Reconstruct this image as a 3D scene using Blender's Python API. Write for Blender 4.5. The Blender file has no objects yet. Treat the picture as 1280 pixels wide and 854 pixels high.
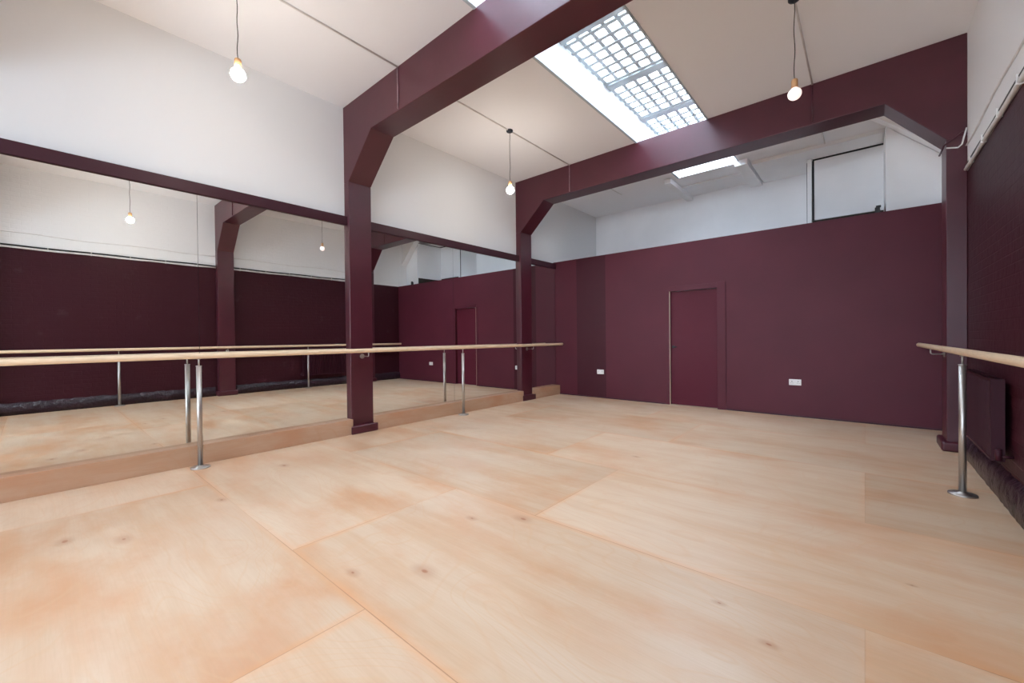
import bpy, bmesh, math, random
from mathutils import Vector, Matrix
random.seed(4)
S = bpy.context.scene
C = S.collection

# ------------------------------------------------------------------ sizes (metres)
W, ZC, YP, YB, YF0 = 5.744, 4.10, 7.153, 9.0, -6.4   # right wall, ceiling, partition, back wall, front wall
ZP = 2.755                                           # top of the purple band / partition
FR = [(-0.79, -0.49), (2.578, 2.881), (5.944, 6.264)]  # frames
SX0, SX1, SY1, ZG = 2.40, 3.37, 7.80, 4.50           # skylight well
XM = 0.05                                            # mirror face

# ------------------------------------------------------------------ helpers
def link(o, parent=None):
    C.objects.link(o)
    if parent: o.parent = parent
    return o
def box(bm, x0, x1, y0, y1, z0, z1):
    v = [bm.verts.new(p) for p in ((x0,y0,z0),(x1,y0,z0),(x1,y1,z0),(x0,y1,z0),(x0,y0,z1),(x1,y0,z1),(x1,y1,z1),(x0,y1,z1))]
    fs = [bm.faces.new([v[i] for i in f]) for f in ((3,2,1,0),(4,5,6,7),(0,1,5,4),(1,2,6,5),(2,3,7,6),(3,0,4,7))]
    return fs
def tube(bm, p0, p1, r0, r1=None, n=24, cap=True):
    r1 = r0 if r1 is None else r1
    p0, p1 = Vector(p0), Vector(p1); d = (p1-p0).normalized()
    a = d.orthogonal().normalized(); b = d.cross(a)
    A = [bm.verts.new(p0+(a*math.cos(t)+b*math.sin(t))*r0) for t in [2*math.pi*i/n for i in range(n)]]
    B = [bm.verts.new(p1+(a*math.cos(t)+b*math.sin(t))*r1) for t in [2*math.pi*i/n for i in range(n)]]
    for i in range(n):
        f = bm.faces.new((A[i],A[(i+1)%n],B[(i+1)%n],B[i])); f.smooth = True
    if cap: bm.faces.new(A[::-1]); bm.faces.new(B)
def path(bm, pts, r, n=12):
    pts = [Vector(p) for p in pts]; rings = []
    a = None
    for i, p in enumerate(pts):
        d = (pts[min(i+1,len(pts)-1)]-pts[max(i-1,0)]).normalized()
        if a is None: a = d.orthogonal().normalized()
        a = (a-d*a.dot(d)).normalized(); b = d.cross(a)
        rings.append([bm.verts.new(p+(a*math.cos(2*math.pi*k/n)+b*math.sin(2*math.pi*k/n))*r) for k in range(n)])
    for R0, R1 in zip(rings, rings[1:]):
        for k in range(n):
            f = bm.faces.new((R0[k],R0[(k+1)%n],R1[(k+1)%n],R1[k])); f.smooth = True
    bm.faces.new(rings[0][::-1]); bm.faces.new(rings[-1])
def lathe(bm, prof, c, n=32):
    c = Vector(c); rings = []
    for r, z in prof:
        if r < 1e-5: rings.append([bm.verts.new(c+Vector((0,0,z)))])
        else: rings.append([bm.verts.new(c+Vector((r*math.cos(2*math.pi*k/n), r*math.sin(2*math.pi*k/n), z))) for k in range(n)])
    for A, B in zip(rings, rings[1:]):
        for k in range(n):
            q = [A[k%len(A)], A[(k+1)%len(A)], B[(k+1)%len(B)], B[k%len(B)]]
            u = []
            for v in q:
                if v not in u: u.append(v)
            if len(u) > 2:
                f = bm.faces.new(u); f.smooth = True
def prism(bm, poly, y0, y1):
    """poly in (x,z), extruded along y"""
    A = [bm.verts.new((x,y0,z)) for x,z in poly]; B = [bm.verts.new((x,y1,z)) for x,z in poly]
    n = len(poly); bm.faces.new(A); bm.faces.new(B[::-1])
    for i in range(n): bm.faces.new((A[i],B[i],B[(i+1)%n],A[(i+1)%n]))
def obj(name, bm, m, parent=None, bevel=0, seg=2, kind=None, label=None, loc=None):
    bmesh.ops.recalc_face_normals(bm, faces=bm.faces)
    me = bpy.data.meshes.new(name)
    if loc is not None: bmesh.ops.translate(bm, vec=-Vector(loc), verts=bm.verts)
    bm.to_mesh(me); bm.free()
    for k in (m if isinstance(m, (list,tuple)) else [m]): me.materials.append(k)
    o = link(bpy.data.objects.new(name, me), parent)
    if loc is not None: o.location = loc
    if bevel:
        b = o.modifiers.new('bevel','BEVEL'); b.width = bevel; b.segments = seg; b.limit_method = 'ANGLE'; b.angle_limit = 0.6
        b.harden_normals = False
    if kind: o['kind'] = kind
    if label: o['label'] = label
    return o
def tag(o, label, cat, group=None):
    o['label'] = label; o['category'] = cat
    if group: o['group'] = group
    return o
def thing(name, label, cat, group=None, loc=(0,0,0)):
    o = link(bpy.data.objects.new(name, None)); o.location = loc; o.empty_display_size = .1
    return tag(o, label, cat, group)
def part(name, bm, m, t, **k):
    """mesh given in world coordinates, parented to t (an Empty somewhere, no rotation)"""
    base = Vector((0,0,0)); p = t
    while p: base += p.location; p = p.parent
    bmesh.ops.translate(bm, vec=-base, verts=bm.verts)
    return obj(name, bm, m, t, **k)
NB = bmesh.new

# ------------------------------------------------------------------ materials
def mat(name, col=(.8,.8,.8), rough=.5, metal=0., bump=None, bump_str=.1, dist=.01, vary=0., vary_scale=3., spec=.5, stretch=(1,1,1)):
    m = bpy.data.materials.new(name); m.use_nodes = True
    n = m.node_tree.nodes; l = m.node_tree.links; P = n['Principled BSDF']
    P.inputs['Base Color'].default_value = (*col,1); P.inputs['Roughness'].default_value = rough; P.inputs['Metallic'].default_value = metal
    P.inputs['Specular IOR Level'].default_value = spec
    tc = n.new('ShaderNodeTexCoord'); mp = n.new('ShaderNodeMapping'); mp.inputs['Scale'].default_value = stretch
    l.new(tc.outputs['Object'], mp.inputs['Vector'])
    if vary:
        t = n.new('ShaderNodeTexNoise'); t.inputs['Scale'].default_value = vary_scale; t.inputs['Detail'].default_value = 5
        r = n.new('ShaderNodeMapRange'); r.inputs['From Min'].default_value = .3; r.inputs['From Max'].default_value = .7
        r.inputs['To Min'].default_value = 1-vary; r.inputs['To Max'].default_value = 1+vary
        x = n.new('ShaderNodeVectorMath'); x.operation = 'SCALE'; x.inputs[0].default_value = col
        l.new(mp.outputs[0], t.inputs['Vector']); l.new(t.outputs['Fac'], r.inputs['Value']); l.new(r.outputs[0], x.inputs['Scale']); l.new(x.outputs[0], P.inputs['Base Color'])
    if bump:
        t = n.new('ShaderNodeTexNoise'); t.inputs['Scale'].default_value = bump; t.inputs['Detail'].default_value = 6
        b = n.new('ShaderNodeBump'); b.inputs['Strength'].default_value = bump_str; b.inputs['Distance'].default_value = dist
        l.new(mp.outputs[0], t.inputs['Vector']); l.new(t.outputs['Fac'], b.inputs['Height']); l.new(b.outputs[0], P.inputs['Normal'])
    return m
PURP = (.072,.0105,.020)
M = {}
M['white_left'] = mat('white_wall_paint', (.78,.80,.81), .7, bump=30, bump_str=.06)
M['ceil'] = mat('ceiling_paint', (.91,.925,.95), .8, bump=18, bump_str=.12)
M['frame'] = mat('purple_frame_gloss', PURP, .33, spec=.6, bump=9, bump_str=.10, vary=.10, vary_scale=4)
M['part'] = mat('purple_partition_paint', (.096,.0165,.029), .5, bump=60, bump_str=.05, vary=.07, vary_scale=1.5, spec=.25)
M['part_dark'] = mat('purple_darker_panel_paint', (.058,.009,.016), .45, bump=60, bump_str=.05, spec=.2)
M['trim'] = mat('purple_trim_paint', (.045,.008,.016), .45, spec=.3)
M['door'] = mat('purple_door_paint', (.098,.014,.027), .45, spec=.15, bump=3, bump_str=.15, dist=.02, stretch=(3,1,.3))
M['skirt'] = mat('purple_lumpy_skirting', (.020,.005,.012), .33, bump=13, bump_str=.6, dist=.05)
M['rad'] = mat('purple_radiator_enamel', (.040,.007,.014), .5, spec=.2)
M['steel'] = mat('brushed_steel', (.52,.49,.46), .42, 1., bump=4, bump_str=.03, stretch=(40,40,1))
M['plastic'] = mat('white_plastic', (.8,.79,.77), .35)
M['slot'] = mat('dark_slot', (.03,.03,.03), .6)
M['black'] = mat('black_plastic', (.012,.014,.016), .45)
M['cord'] = mat('black_cord', (.02,.02,.022), .6)
M['beech'] = mat('beech_socket_wood', (.60,.33,.15), .5, vary=.15, vary_scale=40, stretch=(1,1,.15))
M['canopy'] = mat('dark_blue_canopy', (.012,.02,.035), .4)
M['painted_sheen'] = mat('conduit_painted_sheen', (.30,.20,.22), .3, vary=.4, vary_scale=9)  # gloss highlight on the purple conduit, painted in as a pale base colour
M['blue_trim'] = mat('pale_blue_trim_paint', (.50,.60,.66), .5)
M['well'] = mat('skylight_lining_paint', (.86,.86,.85), .6)
M['bars'] = mat('skylight_galvanised_bars', (.42,.46,.48), .5)
M['dark_void'] = mat('dark_louvre', (.03,.022,.016), .7)
M['cable_white'] = mat('white_pipe', (.74,.73,.72), .45, vary=.1, vary_scale=8)
M['jamb'] = mat('bare_wood_jamb_edge', (.78,.66,.52), .5)
M['backwhite'] = mat('white_back_paint', (.90,.91,.92), .75, bump=8, bump_str=.15, vary=.035, vary_scale=1.7)

def paint_wall(name, lo, hi, zc):
    pass

def brick(name, col, rough, bump_s, marks=0.):
    """painted brickwork: mortar relief under paint with pale scuffs"""
    m = bpy.data.materials.new(name); m.use_nodes = True
    n = m.node_tree.nodes; l = m.node_tree.links; P = n['Principled BSDF']
    P.inputs['Roughness'].default_value = rough; P.inputs['Specular IOR Level'].default_value = .2
    tc = n.new('ShaderNodeTexCoord'); sp = n.new('ShaderNodeSeparateXYZ'); cb = n.new('ShaderNodeCombineXYZ')
    l.new(tc.outputs['Object'], sp.inputs[0]); l.new(sp.outputs['Y'], cb.inputs['X']); l.new(sp.outputs['Z'], cb.inputs['Y'])
    br = n.new('ShaderNodeTexBrick'); br.inputs['Scale'].default_value = 1
    br.inputs['Brick Width'].default_value = .225; br.inputs['Row Height'].default_value = .075; br.inputs['Mortar Size'].default_value = .006; br.inputs['Mortar Smooth'].default_value = .6
    br.inputs['Color1'].default_value = (1,1,1,1); br.inputs['Color2'].default_value = (.9,.9,.9,1); br.inputs['Mortar'].default_value = (.5,.5,.5,1)
    l.new(cb.outputs[0], br.inputs['Vector'])
    no = n.new('ShaderNodeTexNoise'); no.inputs['Scale'].default_value = 14; no.inputs['Detail'].default_value = 8; l.new(tc.outputs['Object'], no.inputs['Vector'])
    ad = n.new('ShaderNodeMath'); ad.operation = 'MULTIPLY_ADD'; ad.inputs[1].default_value = .9; l.new(no.outputs['Fac'], ad.inputs[0]); l.new(br.outputs['Color'], ad.inputs[2])
    b = n.new('ShaderNodeBump'); b.inputs['Strength'].default_value = bump_s; b.inputs['Distance'].default_value = .012
    l.new(ad.outputs[0], b.inputs['Height']); l.new(b.outputs[0], P.inputs['Normal'])
    mix = n.new('ShaderNodeMix'); mix.data_type = 'RGBA'; mix.inputs['A'].default_value = (*col,1); mix.inputs['B'].default_value = (*(min(1,c*1.2+.05) for c in col),1)
    v = n.new('ShaderNodeTexNoise'); v.inputs['Scale'].default_value = 2.6; v.inputs['Detail'].default_value = 7; v.inputs['Roughness'].default_value = .7; l.new(tc.outputs['Object'], v.inputs['Vector'])
    r = n.new('ShaderNodeMapRange'); r.inputs['From Min'].default_value = .60; r.inputs['From Max'].default_value = .78; r.inputs['To Max'].default_value = marks
    l.new(v.outputs['Fac'], r.inputs['Value']); l.new(r.outputs[0], mix.inputs['Factor']); l.new(mix.outputs['Result'], P.inputs['Base Color'])
    return m
M['brick_purple'] = brick('purple_painted_brick', (.044,.0072,.013), .5, .35, .55)
M['brick_white'] = brick('white_painted_brick', (.84,.85,.86), .7, .30, 0)

# mirror
m = mat('mirror_silver', (.86,.875,.86), 0., 1.); M['mirror'] = m
# glass
m = bpy.data.materials.new('wired_glass'); m.use_nodes = True; n = m.node_tree.nodes; l = m.node_tree.links
for x in list(n): n.remove(x)
o_ = n.new('ShaderNodeOutputMaterial'); g_ = n.new('ShaderNodeBsdfTransparent'); g_.inputs[0].default_value = (.93,.95,.95,1)
q_ = n.new('ShaderNodeBsdfGlossy'); q_.inputs['Roughness'].default_value = .05; mx = n.new('ShaderNodeMixShader'); mx.inputs[0].default_value = .05
l.new(g_.outputs[0], mx.inputs[1]); l.new(q_.outputs[0], mx.inputs[2]); l.new(mx.outputs[0], o_.inputs[0]); M['glass'] = m
def emit(name, col, s):
    m = bpy.data.materials.new(name); m.use_nodes = True; P = m.node_tree.nodes['Principled BSDF']
    P.inputs['Base Color'].default_value = (.85,.82,.78,1); P.inputs['Emission Color'].default_value = (*col,1); P.inputs['Emission Strength'].default_value = s; P.inputs['Roughness'].default_value = .4
    return m
BULB = {'bright': emit('bulb_opal_glow', (1,.90,.80), 85.0), 'dim': emit('bulb_opal_soft', (1,.80,.74), .45)}

# plywood
def plywood(name, floor=True):
    m = bpy.data.materials.new(name); m.use_nodes = True
    n = m.node_tree.nodes; l = m.node_tree.links; P = n['Principled BSDF']
    def N(t, **k):
        x = n.new(t)
        for a, b in k.items(): setattr(x, a, b)
        return x
    def inp(x, s, v):
        if hasattr(v, 'links') or isinstance(v, bpy.types.NodeSocket): l.new(v, x.inputs[s])
        else: x.inputs[s].default_value = v
    def math_(op, a, b=0., c=0., clamp=False):
        x = N('ShaderNodeMath', operation=op); x.use_clamp = clamp
        inp(x,0,a); inp(x,1,b); inp(x,2,c); return x.outputs[0]
    def ramp(v, a, b, lo=0., hi=1., smooth=True):
        x = N('ShaderNodeMapRange'); x.interpolation_type = 'SMOOTHSTEP' if smooth else 'LINEAR'
        inp(x,'Value',v); inp(x,'From Min',a); inp(x,'From Max',b); inp(x,'To Min',lo); inp(x,'To Max',hi); return x.outputs[0]
    def mixc(f, a, b, mode='MIX'):
        x = N('ShaderNodeMix', data_type='RGBA', blend_type=mode); inp(x,'Factor',f)
        inp(x,'A',a if isinstance(a, bpy.types.NodeSocket) else (*a,1)); inp(x,'B',b if isinstance(b, bpy.types.NodeSocket) else (*b,1)); return x.outputs['Result']
    tc = N('ShaderNodeTexCoord'); sp = N('ShaderNodeSeparateXYZ'); l.new(tc.outputs['Object'], sp.inputs[0])
    X, Y, Z = sp.outputs
    if floor: U, V = X, Y
    else: U, V = Y, Z
    def noise(sx, sy, detail=4, rough=.5, off=0., dist=0.):
        cb = N('ShaderNodeCombineXYZ'); inp(cb,0,math_('MULTIPLY',U,sx)); inp(cb,1,math_('MULTIPLY',V,sy)); inp(cb,2,off)
        t = N('ShaderNodeTexNoise'); t.inputs['Scale'].default_value = 1; t.inputs['Detail'].default_value = detail; t.inputs['Roughness'].default_value = rough; t.inputs['Distortion'].default_value = dist
        l.new(cb.outputs[0], t.inputs['Vector']); return t.outputs['Fac']
    if floor:
        ty = math_('DIVIDE', math_('SUBTRACT',Y,.93), 1.22)
        row = math_('FLOOR', ty); fy = math_('SUBTRACT', ty, row)
        isone = math_('ABSOLUTE', math_('MODULO', row, 2.))
        x0 = math_('ADD', math_('MULTIPLY', isone, .78), .10)
        tx = math_('DIVIDE', math_('SUBTRACT',X,x0), 2.44); col = math_('FLOOR', tx); fx = math_('SUBTRACT', tx, col)
        dy = math_('MULTIPLY', math_('SUBTRACT', .5, math_('ABSOLUTE', math_('SUBTRACT', fy, .5))), 1.22)
        dx = math_('MULTIPLY', math_('SUBTRACT', .5, math_('ABSOLUTE', math_('SUBTRACT', fx, .5))), 2.44)
        d = math_('MINIMUM', dx, dy)
        sid = math_('ADD', math_('MULTIPLY', row, 7.31), math_('MULTIPLY', col, 3.17))
        wn = N('ShaderNodeTexWhiteNoise', noise_dimensions='1D'); l.new(sid, wn.inputs['W']); rnd = wn.outputs['Value']
        off = math_('MULTIPLY', sid, 5.)
        # seams: crisp line plus an orange varnish halo, stronger in some stretches
        fade = ramp(noise(.9,.9,2,.5,3.3), .38, .62, .25, 1.)
        line = math_('MULTIPLY', ramp(d, .0008, .003, .9, 0.), fade)
        halo = math_('MULTIPLY', ramp(d, .0, .05, .38, 0.), fade)
    else:
        off = 4.2; rnd = .5
    broad = noise(.45, .8, 3, .55, off)
    streak = noise(.8, 8., 4, .55, off)
    fine = noise(5., 120., 3, .6, off)
    blot = noise(1.1, 2.0, 6, .6, math_('ADD', off, 9.) if floor else 9.)
    swirl = noise(1.0, 2.2, 1.5, .4, off, .7)
    rings = math_('ABSOLUTE', math_('SUBTRACT', math_('FRACT', math_('MULTIPLY', swirl, 15.)), .5))
    rings = ramp(rings, .36, .5, 0., 1.)
    pale, tan, orange = (.665,.485,.335), (.60,.37,.215), (.60,.30,.15)
    c = mixc(math_('MULTIPLY', ramp(streak,.36,.70), .75), pale, tan)
    c = mixc(math_('MULTIPLY', ramp(blot,.44,.72), .85), c, orange)
    c = mixc(math_('MULTIPLY', ramp(broad,.42,.62), .45), c, (.70,.54,.40))
    c = mixc(math_('MULTIPLY', rings, .34), c, (.64,.39,.22))
    c = mixc(math_('MULTIPLY', ramp(fine,.35,.75), .20), c, (.52,.33,.19))
    if floor:
        v = math_('ADD', math_('MULTIPLY', rnd, .14), .93)
        sc = N('ShaderNodeVectorMath', operation='SCALE'); l.new(c, sc.inputs[0]); l.new(v, sc.inputs['Scale']); c = sc.outputs[0]
        c = mixc(halo, c, (.72,.32,.12)); c = mixc(math_('MULTIPLY', line, .8), c, (.36,.16,.07))
        # knots
        acc = None
        wob = noise(9., 9., 2, .5, 1.)
        for (kx, ky, ks) in KNOTS:
            cb = N('ShaderNodeCombineXYZ'); inp(cb,0,math_('MULTIPLY', math_('SUBTRACT',X,kx), .55)); inp(cb,1,math_('SUBTRACT',Y,ky)); inp(cb,2,0.)
            ln = N('ShaderNodeVectorMath', operation='LENGTH'); l.new(cb.outputs[0], ln.inputs[0])
            dd = math_('ADD', math_('DIVIDE', ln.outputs['Value'], ks), math_('MULTIPLY', math_('SUBTRACT', wob, .5), 1.2))
            core = ramp(dd, .25, 1.0, .85, 0.); hal = ramp(dd, .6, 3.2, .35, 0.)
            f = math_('MAXIMUM', core, hal)
            acc = f if acc is None else math_('MAXIMUM', acc, f)
        c = mixc(acc, c, (.34,.105,.03))
        rr = ramp(noise(2.5,4.,3,.5,6.), .3,.7,.30,.44)
        l.new(rr, P.inputs['Roughness'])
        b = N('ShaderNodeBump'); b.inputs['Strength'].default_value = .25; b.inputs['Distance'].default_value = .004
        h = math_('ADD', math_('MULTIPLY', line, -1.), math_('MULTIPLY', streak, .25)); l.new(h, b.inputs['Height']); l.new(b.outputs[0], P.inputs['Normal'])
    else:
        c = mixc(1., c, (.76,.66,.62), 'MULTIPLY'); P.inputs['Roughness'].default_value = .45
    l.new(c, P.inputs['Base Color'])
    return m
KNOTS = [(1.613, 0.336, 0.02), (1.376, 0.104, 0.018), (1.354, 0.894, 0.014), (0.823, 1.523, 0.018), (3.28, 1.277, 0.022), (3.012, 1.037, 0.013), (3.292, 2.061, 0.02), (3.025, 1.857, 0.012), (3.273, 3.841, 0.013), (4.492, 1.956, 0.008), (4.702, 1.811, 0.01), (5.147, 2.666, 0.006)]
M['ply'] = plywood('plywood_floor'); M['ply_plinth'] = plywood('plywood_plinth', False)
def rail_wood():
    m = mat('pale_ash_rail', (.80,.60,.40), .35, vary=.10, vary_scale=14, stretch=(8,.6,8)); return m
M['rail'] = rail_wood()

# ------------------------------------------------------------------ the room shell
def slab(name, boxes, m, **k):
    bm = NB()
    for b in boxes: box(bm, *b)
    return obj(name, bm, m, kind='structure', **k)
slab('floor', [(-.15, W+.15, YF0-.15, YB+.15, -.12, 0)], M['ply'])
bm = NB(); box(bm, -.15, 0, YF0-.15, YB+.15, 0, ZC)
obj('wall_left', bm, M['white_left'], kind='structure')
# right wall: purple brickwork below, white above (slots)
bm = NB(); box(bm, W, W+.15, YF0-.15, YB+.15, 0, ZP); n_ = len(bm.faces)
for f in box(bm, W, W+.15, YF0-.15, YB+.15, ZP, ZC): f.material_index = 1
obj('wall_right', bm, [M['brick_purple'], M['brick_white']], kind='structure')
slab('wall_back', [(0, W, YB, YB+.15, 0, ZC)], M['backwhite'])
# front wall behind the camera with an opening for the added fill window
WX0, WX1, WZ0, WZ1 = 1.8, 5.0, 1.0, 2.6
slab('wall_front', [(0,WX0,YF0-.15,YF0,0,ZC),(WX1,W,YF0-.15,YF0,0,ZC),(WX0,WX1,YF0-.15,YF0,0,WZ0),(WX0,WX1,YF0-.15,YF0,WZ1,ZC)], M['white_left'])
# ceiling with the long skylight slot
CT = ZC+.12
slab('ceiling', [(-.15,SX0,YF0-.15,YB+.15,ZC,CT),(SX1,W+.15,YF0-.15,YB+.15,ZC,CT),(SX0,SX1,SY1,YB+.15,ZC,CT),(SX0,SX1,YF0-.15,-6.0,ZC,CT)], M['ceil'])

# partition with door opening
DX0, DX1, DZ = 2.425, 3.185, 1.95
bm = NB()
T = .10
for b, i in (((0,.568,YP,YP+T,0,ZP),0), ((.568,1.21,YP,YP+T,0,ZP),1), ((1.21,DX0,YP,YP+T,0,ZP),0), ((DX0,DX1,YP,YP+T,DZ,ZP),0), ((DX1,W,YP,YP+T,0,ZP),0)):
    for f in box(bm, *b): f.material_index = i
obj('wall_far', bm, [M['part'], M['part_dark']], kind='structure')
# door
d = link(bpy.data.objects.new('door_1', None)); d['kind'] = 'structure'; d.location = (DX0, YP, 0)
d['label'] = 'purple flush door set back in the purple far wall'
bm = NB(); box(bm, DX0+.006, DX1-.004, YP+.045, YP+.085, .008, DZ-.006); part('door_leaf', bm, M['door'], d, bevel=.002)
bm = NB()
box(bm, DX1, DX1+.125, YP-.018, YP, 0, 2.045)
box(bm, DX0-.0, DX1, YP-.012, YP, DZ, 2.03)
part('architrave', bm, M['part'], d, bevel=.003)
bm = NB(); box(bm, DX0, DX0+.005, YP-.010, YP+.030, 0, DZ); part('jamb_edge', bm, M['jamb'], d, bevel=.001, label='pale bare wood edge of the door jamb')
bm = NB(); box(bm, DX0-.06, DX0-.0005, YP-.012, YP, 0, DZ+.02); part('architrave', bm, M['part'], d, bevel=.003)
bm = NB()
tube(bm, (DX0+.05, YP+.045, .995), (DX0+.05, YP+.035, .995), .024); tube(bm, (DX0+.05, YP+.036, .995), (DX0+.05, YP-.005, .995), .009)
tube(bm, (DX0+.045, YP-.002, .995), (DX0+.115, YP-.002, .995), .009)
part('door_handle', bm, M['black'], d, label='black lever handle')

# mirror-top trim, three lengths between the frames
BAYS = [(FR[0][1], FR[1][0]), (FR[1][1], FR[2][0]), (FR[2][1], YP)]
for i, (a, b) in enumerate(BAYS):
    slab('trim_%d' % (i+1), [(0, .075, a, b, 2.612, 2.722)], M['trim'], bevel=.004)
# plywood plinth under the mirrors
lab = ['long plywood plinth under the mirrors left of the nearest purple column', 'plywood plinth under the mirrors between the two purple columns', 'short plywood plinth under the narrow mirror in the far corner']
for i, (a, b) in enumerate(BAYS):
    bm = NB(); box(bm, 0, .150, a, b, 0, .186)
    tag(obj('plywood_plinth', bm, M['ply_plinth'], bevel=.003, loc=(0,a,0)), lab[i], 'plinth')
# mirrors
ML = [((BAYS[0][0], 1.055), 'wall mirror panel at the left edge of the photo, nearest the camera'),
      ((1.055, BAYS[0][1]), 'wall mirror panel directly left of the nearest purple column'),
      ((BAYS[1][0], 4.33), 'wall mirror panel directly right of the nearest purple column'),
      ((4.33, BAYS[1][1]), 'wall mirror panel directly left of the farther purple column'),
      ((BAYS[2][0], BAYS[2][1]-.012), 'narrow wall mirror panel in the far left corner beside the partition')]
for (a, b), s in ML:
    bm = NB(); box(bm, XM-.006, XM, a+.0015, b-.0015, .188, 2.610)
    tag(obj('wall_mirror', bm, M['mirror'], loc=(XM,a,.188)), s, 'mirror', None)
bm = NB()
for a, b in BAYS: box(bm, 0, XM-.008, a, b, .187, 2.611)
obj('trim_4', bm, M['black'], kind='structure')          # backing boards behind the mirrors

# portal frames
HL = [(0.,0.),(.105,0.),(.118,3.15),(.65,3.63),(5.15,3.63),(5.60,3.11),(5.60,0.),(W,0.),(W,ZC),(0.,ZC)]
FL = ['purple portal frame behind the camera, glimpsed only at the left edge of the mirrors',
      'large purple column and ceiling beam crossing the middle of the room',
      'farther purple column and beam crossing just in front of the partition']
for (a, b), s in zip(FR, FL):
    t = thing('portal_frame', s, 'beam', loc=(0,(a+b)/2,0))
    bm = NB(); prism(bm, [(.0,.0),(.105,.0),(.118,3.15),(.0,3.15)], a, b); part('column', bm, M['frame'], t, bevel=.006)
    bm = NB(); prism(bm, [(5.60,.0),(W,.0),(W,3.11),(5.60,3.11)], a, b); part('column', bm, M['frame'], t, bevel=.006)
    bm = NB(); prism(bm, [(0.,3.15),(.118,3.15),(.65,3.63),(5.15,3.63),(5.60,3.11),(W,3.11),(W,ZC),(0.,ZC)], a, b); part('beam', bm, M['frame'], t, bevel=.006)
    for side in (0, 1):
        bm = NB()
        if side: box(bm, 5.56, W, a-.035, b+.035, 0, .10)
        else: box(bm, 0, .151, a, b, 0, .10); box(bm, .151, .175, a-.03, b+.03, 0, .10)
        part('base_moulding', bm, M['frame'], t, bevel=.022, seg=4)

# lumpy skirting along the right wall
segs = [(YF0, FR[0][0]-.04), (FR[0][1]+.04, FR[1][0]-.04), (FR[1][1]+.04, FR[2][0]-.04), (FR[2][1]+.04, YP)]
bm = NB()
for a, b in segs:
    k = max(2, int((b-a)/.05)); prev = None
    for i in range(k+1):
        y = a+(b-a)*i/k; j = lambda s: random.uniform(-s, s)
        ring = [bm.verts.new(p) for p in ((W,y,0),(W-.045+j(.003),y,0),(W-.05+j(.006),y,.09+j(.01)),(W-.035+j(.008),y,.17+j(.012)),(W,y,.20+j(.01)))]
        if prev:
            for q in range(4):
                f = bm.faces.new((prev[q],prev[q+1],ring[q+1],ring[q])); f.smooth = True
        prev = ring
obj('baseboard_right', bm, M['skirt'], kind='structure')
bm = NB(); box(bm, .15, DX0-.08, YP-.012, YP, 0, .02); box(bm, DX1+.13, W-.05, YP-.012, YP, 0, .02)
obj('baseboard_far', bm, M['trim'], kind='structure')

# ------------------------------------------------------------------ skylights
bays = [(-6.0, 2.73, 'window_1'), (2.73, 6.24, 'window_2'), (6.24, SY1, 'window_3')]
bars_y = [3.86-1.08*k for k in range(9, 0, -1)] + [3.86, 5.02, 6.10, 7.18]
for a, b, nm in bays:
    w = link(bpy.data.objects.new(nm, None)); w['kind'] = 'structure'; w.location = ((SX0+SX1)/2, (a+b)/2, ZC)
    w['label'] = 'long ceiling skylight with gridded glazing'
    bm = NB()
    box(bm, SX0-.05, SX0, a, b, CT, ZG+.03); box(bm, SX1, SX1+.05, a, b, CT, ZG+.03)
    if nm == 'window_1': box(bm, SX0, SX1, a-.05, a, CT, ZG+.03)
    if nm == 'window_3': box(bm, SX0, SX1, b, b+.05, CT, ZG+.03)
    part('skylight_lining', bm, M['well'], w)
    bm = NB(); box(bm, SX0-.035, SX0, a, b, ZC-.012, ZC); box(bm, SX1, SX1+.02, a, b, ZC-.012, ZC); part('opening_trim', bm, M['blue_trim'], w)
    bm = NB(); box(bm, SX0, SX1, a, b, ZG+.02, ZG+.024); part('glazing', bm, M['glass'], w)
    bm = NB(); bg_ = min(b, 7.02)
    x = SX0+.03
    while x < SX1: box(bm, x-.022, x+.022, a, bg_, ZG-.02, ZG+.012); x += .155
    k = int((a-.05)/.155)-1
    y = k*.155-.045
    while y < bg_:
        if y > a+.01 and all(abs(y-q) > .07 for q in bars_y): box(bm, SX0, SX1, y-.024, y+.024, ZG-.025, ZG+.010)
        y += .155
    part('security_grid', bm, M['bars'], w)
    for q in bars_y:
        if a+.05 < q < b-.05:
            bm = NB(); box(bm, SX0, SX1, q-.065, q+.065, ZG-.03, ZG+.018); part('glazing_bar', bm, M['bars'], w)
# white trimmer timbers running on from the far skylight to the back wall
for x0, x1, s in ((2.15,2.27,'left white ceiling timber beyond the far skylight'), (3.33,3.52,'right white ceiling timber beyond the far skylight')):
    bm = NB(); box(bm, x0, x1, SY1-.1, YB, ZC-.09, ZC); tag(obj('ceiling_timber', bm, M['backwhite'], bevel=.004, loc=(x0,SY1,ZC)), s, 'timber')
bm = NB(); box(bm, 2.27, 3.33, 8.28, 8.34, ZC-.03, ZC); tag(obj('ceiling_batten', bm, M['backwhite'], bevel=.004, loc=(2.27,8.3,ZC)), 'thin white batten across the ceiling between the two white timbers', 'batten')

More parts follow.
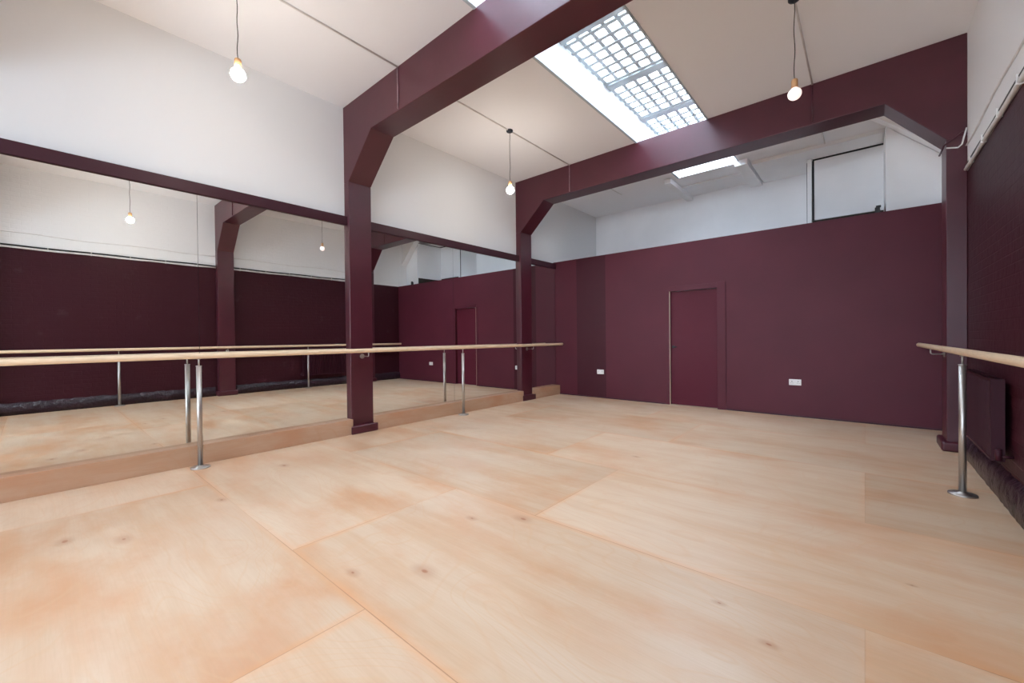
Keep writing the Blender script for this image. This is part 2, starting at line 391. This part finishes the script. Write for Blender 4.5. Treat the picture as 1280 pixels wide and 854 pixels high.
# ------------------------------------------------------------------ white box room over the far partition, right side
t = link(bpy.data.objects.new('wall_enclosure', None)); t.location = (4.8, 8.3, 3.05); t['kind'] = 'structure'; t['label'] = 'white boxed enclosure with a door panel above the right end of the far purple wall'
bm = NB(); box(bm, 4.36, 5.25, 8.35, YB, 3.05, 4.02); part('front_panel', bm, M['backwhite'], t, bevel=.002)
bm = NB(); box(bm, 4.27, 4.33, 8.30, YB, 2.6, 4.05); part('corner_post', bm, M['backwhite'], t, bevel=.003)
bm = NB(); prism(bm, [(5.20,2.4),(W,2.4),(W,3.40),(5.235,3.91),(5.20,3.91)], 7.45, 7.49); part('side_panel', bm, M['backwhite'], t)
bm = NB(); box(bm, 5.20, 5.26, 7.49, 8.35, 3.0, 4.02); part('return_panel', bm, M['backwhite'], t)
bm = NB(); box(bm, 5.22, 5.26, 7.49, 8.35, 2.4, 3.0)
for k in range(9): box(bm, 5.206, 5.22, 7.52+k*.09, 7.56+k*.09, 2.4, 3.0)
box(bm, 4.33, 5.205, 8.38, 8.42, 2.4, 3.05)
part('louvre', bm, M['dark_void'], t, label='dark slatted strip under the panel')
bm = NB(); box(bm, 4.34, 5.26, 8.345, 8.36, 4.02, 4.045); box(bm, 4.335, 4.36, 8.345, 8.36, 3.05, 4.02); box(bm, 4.262, 4.27, 8.32, 8.34, 2.6, 4.0); box(bm, 5.2, 5.21, 7.5, 8.35, 4.02, 4.035)
part('shadow_gap', bm, M['black'], t, label='thin black gap around the panel')
bm = NB(); box(bm, 3.55, W, 7.90, YB, 4.045, ZC); obj('trim_5', bm, M['backwhite'], kind='structure')
bm = NB(); prism(bm, [(5.03,ZC),(W,ZC),(W,3.405),(5.235,3.915)], 7.28, 7.45); obj('trim_6', bm, M['ceil'], bevel=.004, kind='structure')
bm = NB(); box(bm, 5.085, 5.135, YP+.02, YP+.08, ZP, ZP+.075); box(bm, 5.095, 5.145, YP+.03, YP+.07, ZP+.075, ZP+.10)
tag(obj('junction_box', bm, M['black'], bevel=.004, loc=(5.11,YP+.05,ZP)), 'small black box standing on top of the far purple wall', 'box')

# ------------------------------------------------------------------ unseen window behind the camera, added and sized for fill light
w = link(bpy.data.objects.new('fill_window', None)); w['kind'] = 'structure'; w.location = ((WX0+WX1)/2, YF0, WZ0)
bm = NB()
box(bm, WX0, WX1, YF0-.1, YF0-.04, WZ0, WZ0+.06); box(bm, WX0, WX1, YF0-.1, YF0-.04, WZ1-.06, WZ1)
for i in range(6):
    x = WX0+(WX1-WX0-.05)*i/5; box(bm, x, x+.05, YF0-.1, YF0-.04, WZ0+.06, WZ1-.06)
part('window_frame', bm, M['plastic'], w)
bm = NB(); box(bm, WX0, WX1, YF0-.075, YF0-.07, WZ0+.05, WZ1-.05); part('pane', bm, M['glass'], w)

# ------------------------------------------------------------------ barres
def post(t, x, y, side):
    g = NB(); tube(g, (x,y,.012), (x,y,.945), .0205, n=28); tube(g, (x,y,.945), (x,y,.952), .0235, n=28)
    p = part('support_post', g, M['steel'], t)
    def sub(name, bm):
        bmesh.ops.translate(bm, vec=-t.location, verts=bm.verts); return obj(name, bm, M['steel'], p)
    g = NB(); lathe(g, [(.0,.0),(.078,.0),(.078,.008),(.074,.012),(.03,.013),(.026,.022),(.021,.024),(.0,.024)], (x,y,0)); sub('base_flange', g)
    g = NB(); tube(g, (x,y,.952), (x,y,1.018), .0065, n=16); tube(g, (x,y,1.012), (x,y,1.016), .016, n=16); sub('stem', g)
def bracket(t, xr, y, xw):
    s = 1 if xw > xr else -1
    g = NB(); path(g, [(xr,y,1.018),(xr,y,.985)]+[(xr+s*.018*(1-math.cos(a)), y, .985-.018*math.sin(a)) for a in (.4,.8,1.2,1.57)]+[(xw-s*.006,y,.967)], .0065)
    b = part('wall_bracket', g, M['steel'], t)
    g = NB(); tube(g, (xw-s*.008,y,.967), (xw,y,.967), .030, n=28); bmesh.ops.translate(g, vec=-t.location, verts=g.verts); obj('bracket_disc', g, M['steel'], b)
t = thing('ballet_barre', 'long wooden ballet barre along the mirrored left wall on steel posts', 'barre', loc=(.27,3,0))
g = NB(); tube(g, (.27,-.9,1.042), (.27,7.07,1.042), .0255, n=32); part('handrail', g, M['rail'], t, bevel=.003)
post(t, .27, 1.00, -1); post(t, .27, 4.317, -1)
bracket(t, .27, 2.73, .111); bracket(t, .27, 6.10, .111)
t = thing('ballet_barre', 'wooden ballet barre along the right wall in front of the radiator', 'barre', loc=(5.52,3,0))
g = NB(); XR = lambda y: 5.52-(y-4.4)*.014
tube(g, (XR(-.9),-.9,1.042), (XR(7.05),7.05,1.042), .0255, n=32); part('handrail', g, M['rail'], t, bevel=.003)
post(t, XR(1.02), 1.02, 1); post(t, XR(4.40), 4.40, 1)
bracket(t, XR(2.73), 2.73, 5.60); bracket(t, XR(6.05), 6.05, 5.60)

# ------------------------------------------------------------------ pendants
PZ = 3.25
def pendant(x, y, label, kind, zb=PZ, cls='round'):
    t = thing('pendant_light', label, 'pendant light', 'bare bulb pendants on black cords', loc=(x,y,ZC))
    g = NB()
    lathe(g, [(0,ZC-.028),(.02,ZC-.030),(.040,ZC-.026),(.046,ZC-.018),(.046,ZC)], (x,y,0)); part('ceiling_rose', g, M['canopy'], t)
    top = zb+.125; k = 14
    g = NB(); path(g, [(x+.004*math.sin(i*.9), y+.003*math.sin(i*1.3+1), ZC-.02+(top-ZC+.02)*i/k) for i in range(k+1)], .0032, 8); part('cord', g, M['cord'], t)
    g = NB(); lathe(g, [(0,top),(.018,top),(.022,top-.004),(.0245,top-.012),(.0245,top-.075),(.022,top-.080),(0,top-.080)], (x,y,0)); part('lamp_holder', g, M['beech'], t, label='turned wooden lamp holder')
    pr = [(0,-.052)]+[(.052*math.sin(a), -.052*math.cos(a)) for a in [math.pi*i/18 for i in range(1,14)]]+[(.026,.046),(.020,.054),(.0,.055)]
    g = NB(); lathe(g, pr, (x,y,zb)); part('bulb', g, BULB[kind], t, label='opal globe bulb')
pendant(1.20, 1.09, 'bare bulb pendant nearest the camera, hanging at the upper left', 'bright', 3.30)
pendant(1.20, 4.40, 'small glowing bulb pendant hanging in front of the farther purple column', 'bright', 3.26)
pendant(4.525, 4.33, 'bulb pendant at the upper right with its bulb against the purple beam', 'dim', 3.27)
pendant(4.525, 1.09, 'bulb pendant seen only in the left end of the mirrors', 'bright', 3.24)

# surface conduits on the ceiling, dropping over the beams
def conduit(x, label):
    t = thing('ceiling_conduit', label, 'conduit', loc=(x,3,ZC)); r = .009
    for a, b in ((FR[0][1], FR[1][0]), (FR[1][1], FR[2][0]), (FR[2][1], YB-1.1)):
        g = NB(); tube(g, (x,a,ZC-r), (x,b,ZC-r), r, n=12); part('ceiling_run', g, M['cable_white'], t)
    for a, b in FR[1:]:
        g = NB(); tube(g, (x,a-r*.6,ZC-.02), (x,a-r*.6,3.645), r*.8, n=12); part('beam_run', g, M['painted_sheen'] if x < 2 else M['frame'], t)
conduit(1.20, 'thin conduit along the ceiling above the mirror side pendants')
conduit(4.525, 'thin pale conduit along the ceiling above the right hand pendants')

# ------------------------------------------------------------------ cables on the right wall
t = thing('cable_run', 'white pipe with a black cable above it along the top of the purple right wall', 'cable', loc=(W,3,ZP))
for k, (a, b) in enumerate(((-2.4, FR[0][0]), (FR[0][1], FR[1][0]), (FR[1][1], 5.90))):
    g = NB(); path(g, [(W-.0165, a+(b-a)*i/12, ZP+.006+.004*math.sin(i*1.7)) for i in range(13)], .0155, 12); part('white_pipe', g, M['cable_white'], t)
    g = NB(); path(g, [(W-.012, a+(b-a)*i/14, ZP+.040+.004*math.sin(i*1.1+1)) for i in range(15)], .0125, 10); part('black_cable', g, M['black'], t)
    y = a+.15
    while y < b-.02:
        g = NB(); box(g, W-.034, W, y-.005, y+.005, ZP-.012, ZP+.058); part('cable_clip', g, M['plastic'], t, bevel=.003); y += .52
t = thing('surface_cable', 'thin white cable clipped along the white brickwork higher up the right wall', 'cable', loc=(W,3,3.0))
for a, b in ((-2.4, FR[0][0]), (FR[0][1], FR[1][0]), (FR[1][1], FR[2][0])):
    g = NB(); path(g, [(W-.008, a+(b-a)*i/16, 3.005+.012*math.sin(i*.8)) for i in range(17)], .007, 8); part('cable_length', g, M['cable_white'], t)
yf = FR[2][0]
g = NB(); path(g, [(W-.02,yf-.05,3.12),(W-.04,yf-.02,3.14),(5.70,yf-.012,3.135),(5.66,yf-.010,3.10),(5.61,yf-.010,3.07),(5.585,yf+.0,3.05),(5.582,yf+.10,3.04),(5.582,yf+.3,3.05)], .008, 10)
tag(obj('looped_cable', g, M['frame'], loc=(5.6,yf,3.05)), 'purple painted cable looped around the head of the right hand column', 'cable')
g = NB(); path(g, [(W-.012,yf-.06,3.16),(W-.03,yf-.05,3.08),(W-.04,yf-.03,3.02),(5.68,yf-.012,3.0),(5.64,yf-.010,3.01),(5.60,yf-.008,3.02)], .007, 10)
tag(obj('looped_cable', g, M['cable_white'], loc=(5.7,yf,3.0)), 'short white cable curling off the right hand column onto the white wall', 'cable')

# ------------------------------------------------------------------ radiator
RY0, RY1, RZ0, RZ1 = 4.34, 5.42, .29, .86
t = thing('radiator', 'purple painted ribbed panel radiator low on the right wall', 'radiator', loc=(W-.07,(RY0+RY1)/2,RZ0))
g = NB(); nn = 30; st = (RY1-RY0-.04)/nn; x1 = W-.098
poly = [(x1+.02, RY0), (x1, RY0), (x1, RY0+.02)]
for i in range(nn):
    y = RY0+.02+st*i; poly += [(x1, y+st*.12), (x1+.014, y+st*.28), (x1+.014, y+st*.72), (x1, y+st*.88)]
poly += [(x1, RY1), (x1+.02, RY1)]
A = [g.verts.new((x,y,RZ0+.015)) for x,y in poly]; B = [g.verts.new((x,y,RZ1-.015)) for x,y in poly]
for i in range(len(poly)-1): g.faces.new((A[i],A[i+1],B[i+1],B[i]))
g.faces.new(A[::-1]); g.faces.new(B); g.faces.new((A[-1],A[0],B[0],B[-1]))
box(g, x1-.002, x1+.02, RY0, RY1, RZ0, RZ0+.02); box(g, x1-.002, x1+.02, RY0, RY1, RZ1-.02, RZ1)
part('front_panel', g, M['rad'], t)
g = NB(); box(g, x1+.05, x1+.065, RY0, RY1, RZ0, RZ1)
for k in range(40): box(g, x1+.022, x1+.050, RY0+.02+k*.0297, RY0+.023+k*.0297, RZ0+.03, RZ1-.03)
part('rear_panel', g, M['rad'], t)
for ya in (RY0-.004, RY1):
    g = NB(); box(g, x1, x1+.065, ya, ya+.004, RZ0, RZ1); part('side_panel', g, M['rad'], t)
for ya in (RY0+.2, RY1-.23):
    g = NB(); box(g, x1+.065, W, ya, ya+.03, RZ0+.1, RZ1-.08); part('hanging_bracket', g, M['rad'], t)
g = NB(); tube(g, (x1+.03,RY0-.03,RZ0+.04), (W,RY0-.03,RZ0+.04), .009, n=12); tube(g, (x1+.03,RY0-.03,RZ0+.04),(x1+.03,RY0+.01,RZ0+.04), .012, n=12); tube(g, (x1+.03,RY0-.03,RZ0+.01),(x1+.03,RY0-.03,RZ0+.09), .018, n=16)
part('valve', g, M['rad'], t)
for zz in (.24, .28):
    pass

# ------------------------------------------------------------------ sockets
def socket(x0, x1, z0, z1, label):
    t = thing('wall_socket', label, 'socket', loc=((x0+x1)/2, YP, z0))
    g = NB(); box(g, x0, x1, YP-.012, YP, z0, z1); part('face_plate', g, M['plastic'], t, bevel=.004)
    for c in (x0+(x1-x0)*.25, x0+(x1-x0)*.75):
        zc = z0+(z1-z0)*.42
        g = NB(); box(g, c-.004, c+.004, YP-.0125, YP-.0115, zc+.012, zc+.026); box(g, c-.015, c-.008, YP-.0125, YP-.0115, zc-.008, zc-.002); box(g, c+.008, c+.015, YP-.0125, YP-.0115, zc-.008, zc-.002)
        part('socket_holes', g, M['slot'], t)
        g = NB(); box(g, c-.006+(.02 if c < (x0+x1)/2 else -.02), c+.006+(.02 if c < (x0+x1)/2 else -.02), YP-.016, YP-.011, z1-.030, z1-.012); part('rocker_switch', g, M['plastic'], t, bevel=.001)
socket(1.02, 1.166, .462, .548, 'white double socket on the darker band of the far wall, left of the door')
socket(4.142, 4.290, .453, .539, 'white double socket on the far wall right of the door')

# ------------------------------------------------------------------ light
wd = bpy.data.worlds.new('sky'); S.world = wd; wd.use_nodes = True
bg = wd.node_tree.nodes['Background']; bg.inputs[0].default_value = (.82,.94,1.12,1); bg.inputs[1].default_value = 15.0
def portal(name, loc, rot, sx, sy):
    L = bpy.data.lights.new(name, 'AREA'); L.shape = 'RECTANGLE'; L.size = sx; L.size_y = sy; L.energy = 1
    L.cycles.is_portal = True
    o = link(bpy.data.objects.new(name, L)); o.location = loc; o.rotation_euler = rot
portal('skylight_portal', ((SX0+SX1)/2, (SY1-6.0)/2, ZG+.05), (0,0,0), SX1-SX0, SY1+6.0)
portal('fill_window_portal', ((WX0+WX1)/2, YF0-.12, (WZ0+WZ1)/2), (math.radians(90),0,0), WX1-WX0, WZ1-WZ0)

# ------------------------------------------------------------------ camera
f, yaw, pt, rl = 513.64, -.7098, -.0087, -.0108
cd = bpy.data.cameras.new('camera'); cam = link(bpy.data.objects.new('camera', cd)); S.camera = cam
cd.sensor_width = 36; cd.lens = f/1280*36; cd.clip_start = .02
F = Vector((math.sin(yaw)*math.cos(pt), math.cos(yaw)*math.cos(pt), math.sin(pt))); R = Vector((math.cos(yaw), -math.sin(yaw), 0)); U = R.cross(F)
R2 = R*math.cos(rl)+U*math.sin(rl); U2 = U*math.cos(rl)-R*math.sin(rl)
mw = Matrix((( R2.x,U2.x,-F.x,4.9828),(R2.y,U2.y,-F.y,0),(R2.z,U2.z,-F.z,1.18),(0,0,0,1)))
cam.matrix_world = mw

S.view_settings.view_transform = 'Standard'; S.view_settings.look = 'None'; S.view_settings.gamma = 1; S.view_settings.use_curve_mapping = False
S.view_settings.exposure = 1.0
cy = S.cycles; cy.use_denoising = True; cy.max_bounces = 14; cy.diffuse_bounces = 8; cy.glossy_bounces = 6; cy.transparent_max_bounces = 12
cy.sample_clamp_indirect = 8; cy.caustics_reflective = True; cy.blur_glossy = .5
